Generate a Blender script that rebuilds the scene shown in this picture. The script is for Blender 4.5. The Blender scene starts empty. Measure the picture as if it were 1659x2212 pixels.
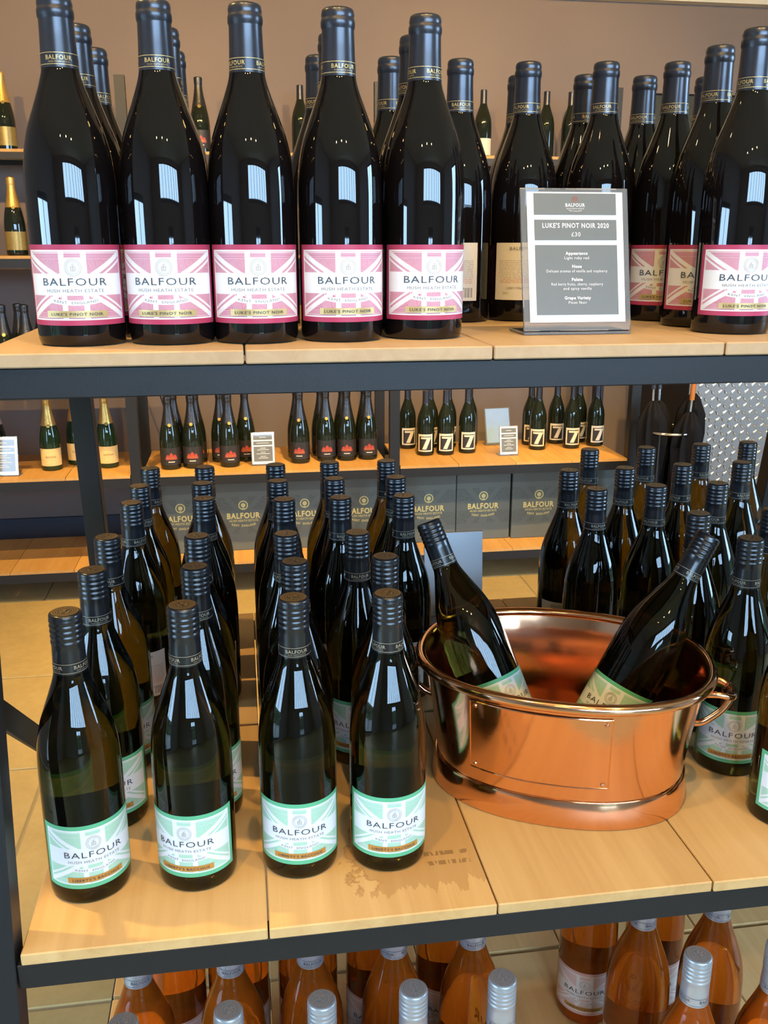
import bpy, bmesh, math, random
from mathutils import Vector, Matrix
random.seed(7)
scene = bpy.context.scene
C = scene.collection
R_ = math.radians

# ------------------------------------------------------------------ camera
CAMZ = 1.5
cam_d = bpy.data.cameras.new('camera')
cam = bpy.data.objects.new('camera', cam_d); C.objects.link(cam)
cam_d.sensor_fit = 'VERTICAL'; cam_d.sensor_height = 24.0
cam_d.lens = 24.0 * 2000.0 / 2212.0
cam_d.clip_start = 0.02; cam_d.clip_end = 200
cam.location = (0, 0, CAMZ)
cam.rotation_euler = (R_(90 - 16.015), 0, R_(-8.7))
scene.camera = cam

# ------------------------------------------------------------------ exposure, sky
vs = scene.view_settings
vs.view_transform = 'Standard'; vs.look = 'None'; vs.gamma = 1.0; vs.use_curve_mapping = False
vs.exposure = 0.12
try:
    scene.cycles.caustics_reflective = False; scene.cycles.caustics_refractive = False
    scene.cycles.sample_clamp_indirect = 6.0
except Exception: pass
world = bpy.data.worlds.new('world'); scene.world = world
world.use_nodes = True
wb = world.node_tree.nodes['Background']
wb.inputs[0].default_value = (0.45, 0.68, 1.0, 1); wb.inputs[1].default_value = 27.0

def portal(loc, rot, sx, sy):
    l = bpy.data.lights.new('daylight_portal', 'AREA'); l.shape = 'RECTANGLE'; l.size = sx; l.size_y = sy
    l.cycles.is_portal = True
    o = bpy.data.objects.new('daylight_portal', l); C.objects.link(o); o.location = loc; o.rotation_euler = rot
    return o
X0, X1, Y0, Y1, ZC = -2.4, 4.4, -3.2, 4.75, 3.05
portal((1.35, Y0, 2.27), (R_(90), 0, 0), 3.9, 1.02)
portal((0.95, Y0, 0.85), (R_(90), 0, 0), 0.9, 1.5)
portal((X0, -0.1, 0.92), (R_(90), 0, R_(-90)), 1.4, 1.64)
portal((X1, 0.65, 1.5), (R_(90), 0, R_(90)), 1.3, 2.2)

WARM = (1.0, 0.62, 0.19)
SPOTS = [  # lamp x, y, target, power, cone degrees
    (-1.15, 1.75, (-1.2, 4.7, 1.60), 165, 64),
    (-0.05, 1.75, (0.0, 4.7, 1.60), 165, 64),
    (0.95, 1.75, (0.95, 4.7, 1.60), 165, 64),
    (1.95, 1.75, (2.0, 4.7, 1.60), 165, 64),
    (-0.75, 2.75, (-0.85, 3.2, 0.0), 310, 66),
    (0.65, 2.75, (0.65, 3.4, 0.0), 310, 66),
    (2.1, 2.75, (2.1, 3.4, 0.0), 200, 66),
    (-1.15, 1.35, (-0.15, 0.85, 0.87), 120, 44),
    (-0.35, 0.22, (-0.2, 0.86, 0.87), 44, 62),
    (0.20, 0.22, (0.2, 0.86, 0.87), 44, 62),
    (0.75, 0.22, (0.65, 0.86, 0.87), 44, 62),
    (-0.45, -1.10, (0.0, 0.9, 1.3), 14, 60),
    (0.15, -1.10, (0.3, 0.9, 1.3), 14, 60),
    (0.70, -1.10, (0.6, 0.9, 1.3), 14, 60),
]

# ------------------------------------------------------------------ node helpers
def new_mat(name):
    m = bpy.data.materials.new(name); m.use_nodes = True
    nt = m.node_tree
    b = nt.nodes.get('Principled BSDF')
    return m, nt, b
def sin_(b, **kw):
    for k, v in kw.items():
        n = {'base': 'Base Color', 'rough': 'Roughness', 'metal': 'Metallic', 'ior': 'IOR', 'trans': 'Transmission Weight',
             'spec': 'Specular IOR Level', 'coat': 'Coat Weight', 'coat_rough': 'Coat Roughness', 'emit': 'Emission Color', 'emit_s': 'Emission Strength'}[k]
        if isinstance(v, tuple) and len(v) == 3: v = (*v, 1)
        b.inputs[n].default_value = v
class NB:
    def __init__(s, nt): s.nt = nt
    def put(s, sock, v):
        if hasattr(v, 'node'): s.nt.links.new(v, sock)
        else: sock.default_value = v
    def m(s, op, a, b=None, c=None):
        n = s.nt.nodes.new('ShaderNodeMath'); n.operation = op
        s.put(n.inputs[0], a)
        if b is not None: s.put(n.inputs[1], b)
        if c is not None: s.put(n.inputs[2], c)
        return n.outputs[0]
    def gt(s, a, b): return s.m('GREATER_THAN', a, b)
    def lt(s, a, b): return s.m('LESS_THAN', a, b)
    def band(s, a, c, w): return s.lt(s.m('ABSOLUTE', s.m('SUBTRACT', a, c)), w)
    def mx(s, *v):
        r = v[0]
        for q in v[1:]: r = s.m('MAXIMUM', r, q)
        return r
    def mul(s, a, b): return s.m('MULTIPLY', a, b)
    def inv(s, a): return s.m('SUBTRACT', 1.0, a)
    def mix(s, f, a, b):
        n = s.nt.nodes.new('ShaderNodeMix'); n.data_type = 'RGBA'
        s.put(n.inputs[0], f)
        for i, v in ((6, a), (7, b)):
            s.put(n.inputs[i], (*v, 1) if isinstance(v, tuple) and len(v) == 3 else v)
        return n.outputs[2]
    def noise(s, vec, scale, detail=3, rough=0.5, dist=0.0):
        n = s.nt.nodes.new('ShaderNodeTexNoise'); n.inputs['Scale'].default_value = scale
        n.inputs['Detail'].default_value = detail; n.inputs['Roughness'].default_value = rough; n.inputs['Distortion'].default_value = dist
        if vec is not None: s.nt.links.new(vec, n.inputs['Vector'])
        return n.outputs[0]
    def coord(s, kind='Object'):
        return s.nt.nodes.new('ShaderNodeTexCoord').outputs[kind]
    def mapping(s, vec, scale=(1, 1, 1), loc=(0, 0, 0)):
        n = s.nt.nodes.new('ShaderNodeMapping'); n.inputs['Scale'].default_value = scale
        s.put(n.inputs['Location'], loc); s.nt.links.new(vec, n.inputs['Vector'])
        return n.outputs[0]
    def sep(s, vec):
        n = s.nt.nodes.new('ShaderNodeSeparateXYZ'); s.nt.links.new(vec, n.inputs[0]); return n.outputs
    def comb(s, x, y, z):
        n = s.nt.nodes.new('ShaderNodeCombineXYZ')
        for i, v in enumerate((x, y, z)): s.put(n.inputs[i], v)
        return n.outputs[0]
    def rand(s): return s.nt.nodes.new('ShaderNodeObjectInfo').outputs['Random']
    def bump(s, h, strength, dist, b):
        n = s.nt.nodes.new('ShaderNodeBump'); n.inputs['Strength'].default_value = strength; n.inputs['Distance'].default_value = dist
        s.nt.links.new(h, n.inputs['Height']); s.nt.links.new(n.outputs[0], b.inputs['Normal'])

def plain(name, col, rough=0.5, metal=0.0, var=0.08, scale=60.0, bump=0.0, **kw):
    m, nt, b = new_mat(name); N = NB(nt)
    n = N.noise(N.coord(), scale, 4)
    d = tuple(c * (1 - var) for c in col); l = tuple(min(1, c * (1 + var)) for c in col)
    nt.links.new(N.mix(n, d, l), b.inputs['Base Color'])
    sin_(b, rough=rough, metal=metal, **kw)
    if bump: N.bump(n, bump, 0.002, b)
    return m

def wood(name, light, dark, grain_axis='y', rough=0.5, stain=False):
    m, nt, b = new_mat(name); N = NB(nt)
    co = N.coord('Object'); r = N.rand()
    off = N.comb(N.mul(r, 7.0), N.mul(r, 13.0), N.mul(r, 5.0))
    sc = (60, 3.0, 60) if grain_axis == 'y' else (3.0, 60, 60)
    n1 = N.noise(N.mapping(co, sc, off), 1.0, 6, 0.6, 0.6)
    sc2 = (8, 1.2, 8) if grain_axis == 'y' else (1.2, 8, 8)
    n2 = N.noise(N.mapping(co, sc2, off), 1.0, 3, 0.5, 1.2)
    f = N.m('ADD', N.mul(n1, 0.55), N.mul(n2, 0.55))
    ramp = nt.nodes.new('ShaderNodeValToRGB'); nt.links.new(f, ramp.inputs[0])
    ramp.color_ramp.elements[0].position = 0.32; ramp.color_ramp.elements[0].color = (*dark, 1)
    ramp.color_ramp.elements[1].position = 0.72; ramp.color_ramp.elements[1].color = (*light, 1)
    col = ramp.outputs[0]
    tone = N.m('ADD', 0.88, N.mul(r, 0.2))
    tint = N.mix(tone, (0, 0, 0), col)
    # saw marks: faint fine cross lines
    s = N.sep(co)
    saw = N.m('FRACT', N.m('ADD', N.mul(s[1], 160.0), N.mul(n2, 2.0)))
    tint = N.mix(N.mul(saw, 0.06), tint, dark)
    if stain:
        px, py = s[0], s[1]
        wob = N.noise(co, 22.0, 4, 0.6); wob2 = N.noise(N.mapping(co, (90, 10, 1)), 1.0, 4, 0.6)
        lim = N.m('ADD', N.m('ADD', 0.020, N.mul(py, 0.25)), N.mul(N.m('SUBTRACT', wob, 0.5), 0.16))
        low = N.m('ADD', -0.165, N.mul(N.m('SUBTRACT', wob2, 0.5), 0.10))
        blot = N.m('MULTIPLY', N.gt(px, lim), N.gt(py, low))
        rim = N.mul(N.lt(N.m('ABSOLUTE', N.m('SUBTRACT', px, lim)), 0.003), N.gt(py, low))
        tint = N.mix(N.mul(blot, 0.42), tint, (0.34, 0.16, 0.045))
        tint = N.mix(N.mul(rim, 0.35), tint, (0.25, 0.11, 0.03))
        dash = N.gt(N.noise(N.mapping(co, (260, 40, 1)), 1.0, 1), 0.48)
        stamp = N.mul(N.mul(N.mx(N.band(py, -0.112, 0.0035), N.band(py, -0.128, 0.0035)), N.band(px, 0.080, 0.024)), dash)
        tint = N.mix(N.mul(stamp, 0.6), tint, (0.16, 0.08, 0.03))
    nt.links.new(tint, b.inputs['Base Color'])
    sin_(b, rough=rough, spec=0.3)
    N.bump(n1, 0.25, 0.001, b)
    return m

def label_mat(name, border, field, line, paper=(0.78, 0.83, 0.90)):
    m, nt, b = new_mat(name); N = NB(nt)
    uv = N.sep(N.coord('UV'))
    x = N.mul(N.m('SUBTRACT', uv[0], 0.5), 1.52); y = N.m('SUBTRACT', uv[1], 0.5)
    ax, ay = N.m('ABSOLUTE', x), N.m('ABSOLUTE', y)
    bord = N.mx(N.gt(ax, 0.70), N.gt(ay, 0.435))
    outline = N.mx(N.gt(ax, 0.682), N.gt(ay, 0.415))
    outline2 = N.mul(N.mx(N.band(ax, 0.668, 0.004), N.band(ay, 0.400, 0.004)), 0.7)
    horiz = N.band(y, 0.01, 0.135)
    vert = N.mul(N.band(ax, 0.135, 0.035), 1.0)
    vin = N.mul(N.lt(ax, 0.11), N.band(y, 0.24, 0.10))
    e = N.m('SUBTRACT', N.m('SUBTRACT', ay, N.mul(ax, 0.60)), -0.01)
    dg1 = N.band(e, 0.0, 0.036); dg2 = N.band(e, -0.085, 0.016)
    ribbon = N.mul(N.band(N.m('SUBTRACT', y, N.mul(N.mul(x, x), 0.35)), -0.217, 0.033), N.lt(ax, 0.33))
    white = N.mx(ribbon, N.mx(outline, outline2), N.mx(horiz, vert), N.mx(vin, dg1), dg2)
    hat = N.gt(N.m('FRACT', N.mul(y, 48.0)), 0.52)
    edgeh = N.gt(ay, 0.325)
    w = nt.nodes.new('ShaderNodeTexVoronoi'); w.feature = 'DISTANCE_TO_EDGE'; w.inputs['Scale'].default_value = 9.0
    vec = N.comb(x, y, 0.0); nt.links.new(vec, w.inputs['Vector'])
    curl = N.gt(N.m('FRACT', N.mul(w.outputs['Distance'], 38.0)), 0.55)
    lines = N.m('ADD', N.mul(edgeh, hat), N.mul(N.inv(edgeh), curl))
    fieldc = N.mix(N.mul(lines, 0.75), field, line)
    c = N.mix(white, fieldc, paper)
    c = N.mix(bord, c, border)
    nt.links.new(c, b.inputs['Base Color']); sin_(b, rough=0.42, spec=0.35)
    return m

def back_label_mat(name, paper=(0.72, 0.70, 0.66), ink=(0.35, 0.33, 0.31), red=(0.55, 0.25, 0.2)):
    m, nt, b = new_mat(name); N = NB(nt)
    uv = N.sep(N.coord('UV')); u, v = uv[0], uv[1]
    n = N.noise(N.comb(N.mul(u, 30.0), N.m('FLOOR', N.mul(v, 34.0)), 0.0), 1.0, 2)
    ln = N.mul(N.band(N.m('FRACT', N.mul(v, 34.0)), 0.5, 0.22), N.gt(n, 0.44))
    body = N.mul(N.band(v, 0.55, 0.16), N.band(u, 0.5, 0.42))
    red_z = N.mul(N.band(v, 0.34, 0.045), N.band(u, 0.5, 0.40))
    bars = N.mul(N.mul(N.band(v, 0.14, 0.085), N.band(u, 0.80, 0.11)), N.gt(N.noise(N.comb(N.mul(u, 170.0), 0.0, 0.0), 1.0, 0), 0.5))
    c = N.mix(N.mul(N.mul(body, ln), 0.7), paper, ink)
    c = N.mix(N.mul(N.mul(red_z, ln), 0.8), c, red)
    c = N.mix(bars, c, (0.03, 0.03, 0.03))
    nt.links.new(c, b.inputs['Base Color']); sin_(b, rough=0.5, spec=0.3)
    return m

def glass_mat(name, col, body=None, bodyf=0.0, ior=1.40, rough=0.0):
    m, nt, b = new_mat(name); N = NB(nt)
    n = N.noise(N.coord(), 9.0, 2)
    d = tuple(c * 0.9 for c in col)
    nt.links.new(N.mix(n, d, col), b.inputs['Base Color'])
    sin_(b, rough=rough, trans=1.0, ior=ior)
    if body:
        b2 = nt.nodes.new('ShaderNodeBsdfPrincipled'); sin_(b2, base=body, rough=0.03, ior=1.5)
        mixs = nt.nodes.new('ShaderNodeMixShader'); mixs.inputs[0].default_value = bodyf
        nt.links.new(b.outputs[0], mixs.inputs[1]); nt.links.new(b2.outputs[0], mixs.inputs[2])
        nt.links.new(mixs.outputs[0], nt.nodes['Material Output'].inputs['Surface'])
    return m

def cap_top_mat(name, base, gold):
    m, nt, b = new_mat(name); N = NB(nt)
    co = N.sep(N.coord('Object'))
    r = N.m('SQRT', N.m('ADD', N.mul(co[0], co[0]), N.mul(co[1], co[1])))
    ang = N.m('ARCTAN2', co[1], co[0])
    ring = N.mx(N.band(r, 0.0121, 0.0006), N.band(r, 0.0074, 0.0005))
    letters = N.mul(N.band(r, 0.0098, 0.0012), N.gt(N.m('FRACT', N.mul(ang, 4.2)), 0.42))
    seal = N.mul(N.lt(r, 0.0058), N.gt(N.noise(N.coord('Object'), 420.0, 1), 0.5))
    f = N.mx(ring, letters, seal)
    nt.links.new(N.mix(f, base, gold), b.inputs['Base Color']); nt.links.new(N.mul(f, 0.8), b.inputs['Metallic'])
    sin_(b, rough=0.35)
    return m

M = {}
M['glass_red'] = plain('dark_bottle_glass', (0.0045, 0.0035, 0.004), rough=0.02, var=0.1, ior=1.52)
M['glass_green'] = glass_mat('olive_bottle_glass', (0.13, 0.095, 0.012), body=(0.006, 0.006, 0.003), bodyf=0.22)
M['glass_rose'] = glass_mat('rose_wine_glass', (1.0, 0.31, 0.03), body=(0.85, 0.17, 0.012), bodyf=0.24)
M['glass_fizz'] = plain('sparkling_bottle_glass', (0.010, 0.014, 0.008), rough=0.04, ior=1.52)
M['glass_fizz_green'] = plain('green_sparkling_glass', (0.012, 0.030, 0.010), rough=0.04, ior=1.52)
M['capsule_black'] = plain('black_capsule', (0.030, 0.033, 0.048), metal=0.4, rough=0.29, var=0.2, scale=120, spec=0.9)
M['capsule_screw'] = plain('black_screw_cap', (0.010, 0.011, 0.014), rough=0.26, var=0.2, scale=120, spec=0.7)
M['capsule_silver'] = plain('silver_screw_cap', (0.46, 0.48, 0.52), rough=0.35, metal=0.55)
M['foil_black'] = plain('black_foil', (0.075, 0.075, 0.08), rough=0.3, metal=0.85, var=0.4, scale=200, bump=0.4)
M['foil_gold'] = plain('gold_foil', (0.80, 0.47, 0.13), rough=0.32, metal=0.75, var=0.3, scale=200, bump=0.4)
M['foil_pink'] = plain('pink_foil', (0.72, 0.48, 0.42), rough=0.35, metal=0.5, var=0.2, scale=200, bump=0.4)
M['gold_ink'] = plain('gold_ink', (0.62, 0.48, 0.20), rough=0.4, metal=0.4)
M['bronze_ink'] = plain('bronze_ink', (0.40, 0.34, 0.24), rough=0.45, metal=0.3)
M['grey_ink'] = plain('grey_ink', (0.10, 0.10, 0.12), rough=0.5)
M['ink'] = plain('navy_ink', (0.04, 0.047, 0.07), rough=0.5)
M['ink_soft'] = plain('soft_grey_ink', (0.20, 0.21, 0.24), rough=0.5)
M['crest'] = plain('crest_ink', (0.46, 0.44, 0.43), rough=0.5)
M['strip_gold'] = plain('gold_strip', (0.60, 0.48, 0.22), rough=0.35, metal=0.35)
M['strip_orange'] = plain('amber_strip', (0.58, 0.29, 0.06), rough=0.4, metal=0.2)
M['label_pink'] = label_mat('pink_union_label', (0.42, 0.050, 0.125), (0.48, 0.145, 0.255), (0.78, 0.62, 0.72))
M['label_green'] = label_mat('green_union_label', (0.12, 0.48, 0.27), (0.27, 0.58, 0.42), (0.70, 0.81, 0.76))
M['label_rose'] = label_mat('blush_union_label', (0.72, 0.45, 0.40), (0.72, 0.46, 0.42), (0.80, 0.68, 0.63), paper=(0.82, 0.76, 0.72))
M['label_back'] = back_label_mat('beige_back_label')
M['top_black'] = cap_top_mat('cap_top_black', (0.012, 0.012, 0.014), (0.42, 0.30, 0.13))
M['top_silver'] = cap_top_mat('cap_top_silver', (0.22, 0.23, 0.25), (0.75, 0.77, 0.80))
M['steel_black'] = plain('black_powder_coated_steel', (0.009, 0.010, 0.0125), rough=0.45, var=0.3, scale=900, bump=0.08, spec=0.45)
M['plank'] = wood('honey_oak_plank', (0.73, 0.475, 0.21), (0.56, 0.325, 0.12))
M['plank_top'] = wood('pale_oak_plank', (0.54, 0.385, 0.235), (0.43, 0.29, 0.16))
M['plank_stain'] = wood('stained_oak_plank', (0.72, 0.465, 0.205), (0.56, 0.325, 0.12), stain=True)
M['plank_back'] = wood('amber_oak_plank', (0.62, 0.36, 0.12), (0.48, 0.25, 0.075))
M['wall'] = plain('mauve_wall_paint', (0.220, 0.172, 0.150), rough=0.85, var=0.04, scale=3)
M['wall_side'] = plain('side_wall_paint', (0.42, 0.40, 0.40), rough=0.85, var=0.04, scale=3)
M['ceiling'] = plain('cream_ceiling_paint', (0.74, 0.68, 0.55), rough=0.9, var=0.03, scale=3)
M['skirting'] = plain('navy_skirting_paint', (0.035, 0.042, 0.065), rough=0.5)
M['grout'] = plain('floor_grout', (0.30, 0.25, 0.16), rough=0.9)
M['tile'] = None
M['frame_grey'] = plain('anthracite_window_frame', (0.05, 0.055, 0.06), rough=0.45)
M['white_card'] = plain('white_card', (0.80, 0.82, 0.86), rough=0.35, coat=0.6, coat_rough=0.03, var=0.02)
M['card_back'] = None
M['blue_reflection'] = plain('blue_reflection_card', (0.26, 0.43, 0.85), rough=0.12, var=0.15, scale=12)  # bluish reflection on the clear acrylic, painted in as the card colour
M['slate_print'] = plain('slate_print', (0.135, 0.15, 0.155), rough=0.4, coat=0.7, coat_rough=0.03, var=0.04)
M['white_ink'] = plain('white_ink', (0.78, 0.80, 0.83), rough=0.4, var=0.02)
M['red_ink'] = plain('dull_red_ink', (0.42, 0.12, 0.09), rough=0.5)
M['acrylic'] = glass_mat('clear_acrylic', (0.95, 0.97, 1.0), body=(0.55, 0.60, 0.68), bodyf=0.25, ior=1.49)
M['cream_label'] = plain('cream_label', (0.74, 0.55, 0.25), rough=0.5, var=0.12, scale=90)
M['ivory_label'] = plain('ivory_label', (0.72, 0.66, 0.52), rough=0.5, var=0.06)
M['gold_label'] = plain('old_gold_label', (0.38, 0.27, 0.08), rough=0.35, metal=0.4, var=0.3, scale=120)
M['black_label'] = plain('black_label', (0.022, 0.020, 0.020), rough=0.5)
M['scarlet'] = plain('scarlet_print', (0.40, 0.055, 0.035), rough=0.5)
M['case'] = None
M['case_gold'] = plain('case_gold_print', (0.62, 0.55, 0.22), rough=0.45)
M['steel_plate'] = plain('grey_steel_plate', (0.24, 0.235, 0.23), rough=0.45, metal=0.7, var=0.08, scale=40)
M['steel_stud'] = plain('polished_steel_stud', (0.62, 0.61, 0.58), rough=0.22, metal=0.9)
M['chrome'] = plain('chrome', (0.72, 0.72, 0.74), rough=0.12, metal=1.0, var=0.02)
M['umbrella'] = plain('black_umbrella_cloth', (0.006, 0.006, 0.008), rough=0.8, var=0.3, scale=50, bump=0.3, spec=0.15)
M['umbrella_handle'] = plain('orange_wood_handle', (0.50, 0.16, 0.03), rough=0.3)
M['chalk'] = plain('chalkboard', (0.035, 0.042, 0.035), rough=0.7)
M['paving'] = plain('outside_paving', (0.22, 0.22, 0.20), rough=0.9, scale=4, var=0.2)
M['hedge'] = plain('hedge_leaf', (0.045, 0.075, 0.03), rough=0.8, scale=20, var=0.5, bump=1.0)
M['lamp_body'] = plain('white_lamp_metal', (0.55, 0.55, 0.53), rough=0.4)
M['rod'] = plain('white_plastic_rod', (0.75, 0.72, 0.74), rough=0.4)
M['hole_blue'] = plain('blue_tape', (0.10, 0.28, 0.32), rough=0.6)

def lens_mat():
    m, nt, b = new_mat('lamp_lens'); sin_(b, base=(0.9, 0.8, 0.6), emit=(1.0, 0.72, 0.40), emit_s=60.0); return m
M['lens'] = lens_mat()
def pane_mat():
    m, nt, b = new_mat('window_glass'); N = NB(nt)
    tr = nt.nodes.new('ShaderNodeBsdfTransparent'); tr.inputs[0].default_value = (0.96, 0.98, 0.97, 1)
    sin_(b, base=(0.9, 0.95, 0.95), rough=0.0)
    mx = nt.nodes.new('ShaderNodeMixShader'); mx.inputs[0].default_value = 0.05
    nt.links.new(tr.outputs[0], mx.inputs[1]); nt.links.new(b.outputs[0], mx.inputs[2])
    nt.links.new(mx.outputs[0], nt.nodes['Material Output'].inputs['Surface'])
    return m
M['pane'] = pane_mat()
def card_back_mat():
    m, nt, b = new_mat('translucent_white_card'); N = NB(nt)
    n = N.noise(N.coord(), 8.0, 2); nt.links.new(N.mix(n, (0.88, 0.90, 0.94), (0.92, 0.94, 0.97)), b.inputs['Base Color']); sin_(b, rough=0.3)
    tr = nt.nodes.new('ShaderNodeBsdfTranslucent'); tr.inputs[0].default_value = (0.80, 0.86, 1.0, 1)
    mx = nt.nodes.new('ShaderNodeMixShader'); mx.inputs[0].default_value = 0.12
    nt.links.new(b.outputs[0], mx.inputs[1]); nt.links.new(tr.outputs[0], mx.inputs[2])
    nt.links.new(mx.outputs[0], nt.nodes['Material Output'].inputs['Surface'])
    return m
M['card_back'] = card_back_mat()
def copper_mat():
    m, nt, b = new_mat('polished_copper'); N = NB(nt)
    co = N.coord()
    n = N.noise(co, 14.0, 4, 0.6); n2 = N.noise(N.mapping(co, (3, 3, 30)), 4.0, 3)
    nt.links.new(N.mix(n, (0.84, 0.42, 0.23), (0.93, 0.54, 0.34)), b.inputs['Base Color'])
    nt.links.new(N.m('ADD', 0.07, N.mul(n2, 0.10)), b.inputs['Roughness'])
    sin_(b, metal=1.0); N.bump(n, 0.06, 0.004, b)
    return m
M['copper'] = copper_mat()
def tile_mat():
    m, nt, b = new_mat('ochre_stone_tile'); N = NB(nt)
    co = N.coord(); r = N.rand()
    off = N.comb(N.mul(r, 9.0), N.mul(r, 4.0), 0.0)
    n = N.noise(N.mapping(co, (1, 1, 1), off), 5.0, 6, 0.65); n2 = N.noise(N.mapping(co, (1, 1, 1), off), 40.0, 4, 0.6)
    c = N.mix(N.m('ADD', N.mul(n, 0.7), N.mul(n2, 0.3)), (0.30, 0.215, 0.085), (0.54, 0.41, 0.185))
    c = N.mix(N.m('ADD', 0.85, N.mul(r, 0.15)), (0.2, 0.15, 0.08), c)
    nt.links.new(c, b.inputs['Base Color']); sin_(b, rough=0.5, spec=0.35); N.bump(n2, 0.15, 0.003, b)
    return m
M['tile'] = tile_mat()
def case_mat():
    m, nt, b = new_mat('slate_green_card'); N = NB(nt)
    uv = N.sep(N.coord('UV'))
    x = N.m('SUBTRACT', uv[0], 0.5); y = N.m('SUBTRACT', uv[1], 0.5)
    ax, ay = N.m('ABSOLUTE', x), N.m('ABSOLUTE', y)
    e = N.m('SUBTRACT', ay, N.mul(ax, 0.9))
    jack = N.mx(N.mx(N.lt(ax, 0.07), N.lt(ay, 0.07)), N.band(e, 0.0, 0.05))
    body = N.mul(N.lt(ay, 0.26), N.inv(jack))
    nz = N.gt(N.noise(N.coord('UV'), 60.0, 2), 0.5)
    c = N.mix(N.mul(N.mul(body, nz), 0.55), (0.105, 0.125, 0.115), (0.05, 0.062, 0.056))
    top = N.gt(y, 0.33)
    c = N.mix(N.mul(top, 0.5), c, (0.045, 0.055, 0.05))
    nt.links.new(c, b.inputs['Base Color']); sin_(b, rough=0.55)
    return m
M['case'] = case_mat()

# ------------------------------------------------------------------ mesh helpers
def make_mesh(name, verts, faces, smooth=True, sharp=35, uvs=None):
    me = bpy.data.meshes.new(name); me.from_pydata([tuple(v) for v in verts], [], faces)
    if uvs:
        l = me.uv_layers.new(name='UVMap')
        for p in me.polygons:
            for li, vi in zip(p.loop_indices, p.vertices): l.data[li].uv = uvs[vi]
    if smooth:
        me.polygons.foreach_set('use_smooth', [True] * len(me.polygons))
        me.update(); me.set_sharp_from_angle(angle=R_(sharp))
    me.update()
    return me
def add(name, me, mat=None, parent=None, loc=(0, 0, 0), rot=(0, 0, 0)):
    if mat is not None and not me.materials: me.materials.append(M[mat] if isinstance(mat, str) else mat)
    o = bpy.data.objects.new(name, me); C.objects.link(o)
    o.location = loc; o.rotation_euler = rot
    if parent is not None: o.parent = parent
    return o
def empty(name, loc=(0, 0, 0), rz=0.0):
    o = bpy.data.objects.new(name, None); C.objects.link(o); o.location = loc; o.rotation_euler = (0, 0, rz); o.empty_display_size = 0.05
    return o
def tag(o, label=None, cat=None, group=None, kind=None):
    if label: o['label'] = label
    if cat: o['category'] = cat
    if group: o['group'] = group
    if kind: o['kind'] = kind
    return o
def copy_tree(o, parent=None):
    c = o.copy(); C.objects.link(c); c.parent = parent
    for ch in KIDS.get(o.name, []): copy_tree(ch, c)
    return c
KIDS = {}
def index_kids(root):
    KIDS[root.name] = list(root.children)
    for ch in root.children: index_kids(ch)

_box = {}
def box_mesh(sx, sy, sz, bev=0.0, uv=False):
    key = (round(sx, 5), round(sy, 5), round(sz, 5), bev, uv)
    bm = bmesh.new(); bmesh.ops.create_cube(bm, size=1.0)
    bmesh.ops.scale(bm, vec=(sx, sy, sz), verts=bm.verts)
    if bev: bmesh.ops.bevel(bm, geom=list(bm.edges), offset=bev, segments=1, affect='EDGES')
    me = bpy.data.meshes.new('box'); bm.to_mesh(me); bm.free()
    return me
def boxo(name, x0, x1, y0, y1, z0, z1, mat, parent=None, bev=0.0, rot=(0, 0, 0)):
    me = box_mesh(x1 - x0, y1 - y0, z1 - z0, bev)
    return add(name, me, mat, parent, ((x0 + x1) / 2, (y0 + y1) / 2, (z0 + z1) / 2), rot)
def bar(name, a, b, w, h, mat, parent=None, bev=0.001, up=(0, 0, 1)):
    a, b = Vector(a), Vector(b); d = b - a
    me = box_mesh(w, h, d.length, bev)
    o = add(name, me, mat, parent)
    z = d.normalized(); x = Vector((1, 0, 0)); y = z.cross(x).normalized(); x = y.cross(z)
    o.matrix_local = Matrix.Translation((a + b) / 2) @ Matrix((x, y, z)).transposed().to_4x4()
    return o
def spline(pts, per=4):
    out = []
    for i in range(len(pts) - 1):
        p0 = pts[max(i - 1, 0)]; p1 = pts[i]; p2 = pts[i + 1]; p3 = pts[min(i + 2, len(pts) - 1)]
        for k in range(per):
            t = k / per
            out.append(tuple(0.5 * (2 * b + (c - a) * t + (2 * a - 5 * b + 4 * c - d) * t * t + (-a + 3 * b - 3 * c + d) * t ** 3) for a, b, c, d in zip(p0, p1, p2, p3)))
    out.append(pts[-1]); return out
def lathe(prof, n=40, name='lathe', sx=1.0, sharp=35):
    V, F = [], []; rings = []
    for r, z in prof:
        if r < 1e-6: rings.append([len(V)]); V.append((0, 0, z))
        else:
            rings.append(list(range(len(V), len(V) + n)))
            V += [(r * math.cos(2 * math.pi * i / n), r * math.sin(2 * math.pi * i / n), z) for i in range(n)]
    for a, b in zip(rings[:-1], rings[1:]):
        for i in range(n):
            j = (i + 1) % n
            if len(a) == 1 and len(b) == 1: continue
            if len(a) == 1: F.append((a[0], b[j], b[i]))
            elif len(b) == 1: F.append((a[i], a[j], b[0]))
            else: F.append((a[i], a[j], b[j], b[i]))
    return make_mesh(name, V, F, True, sharp)
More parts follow.
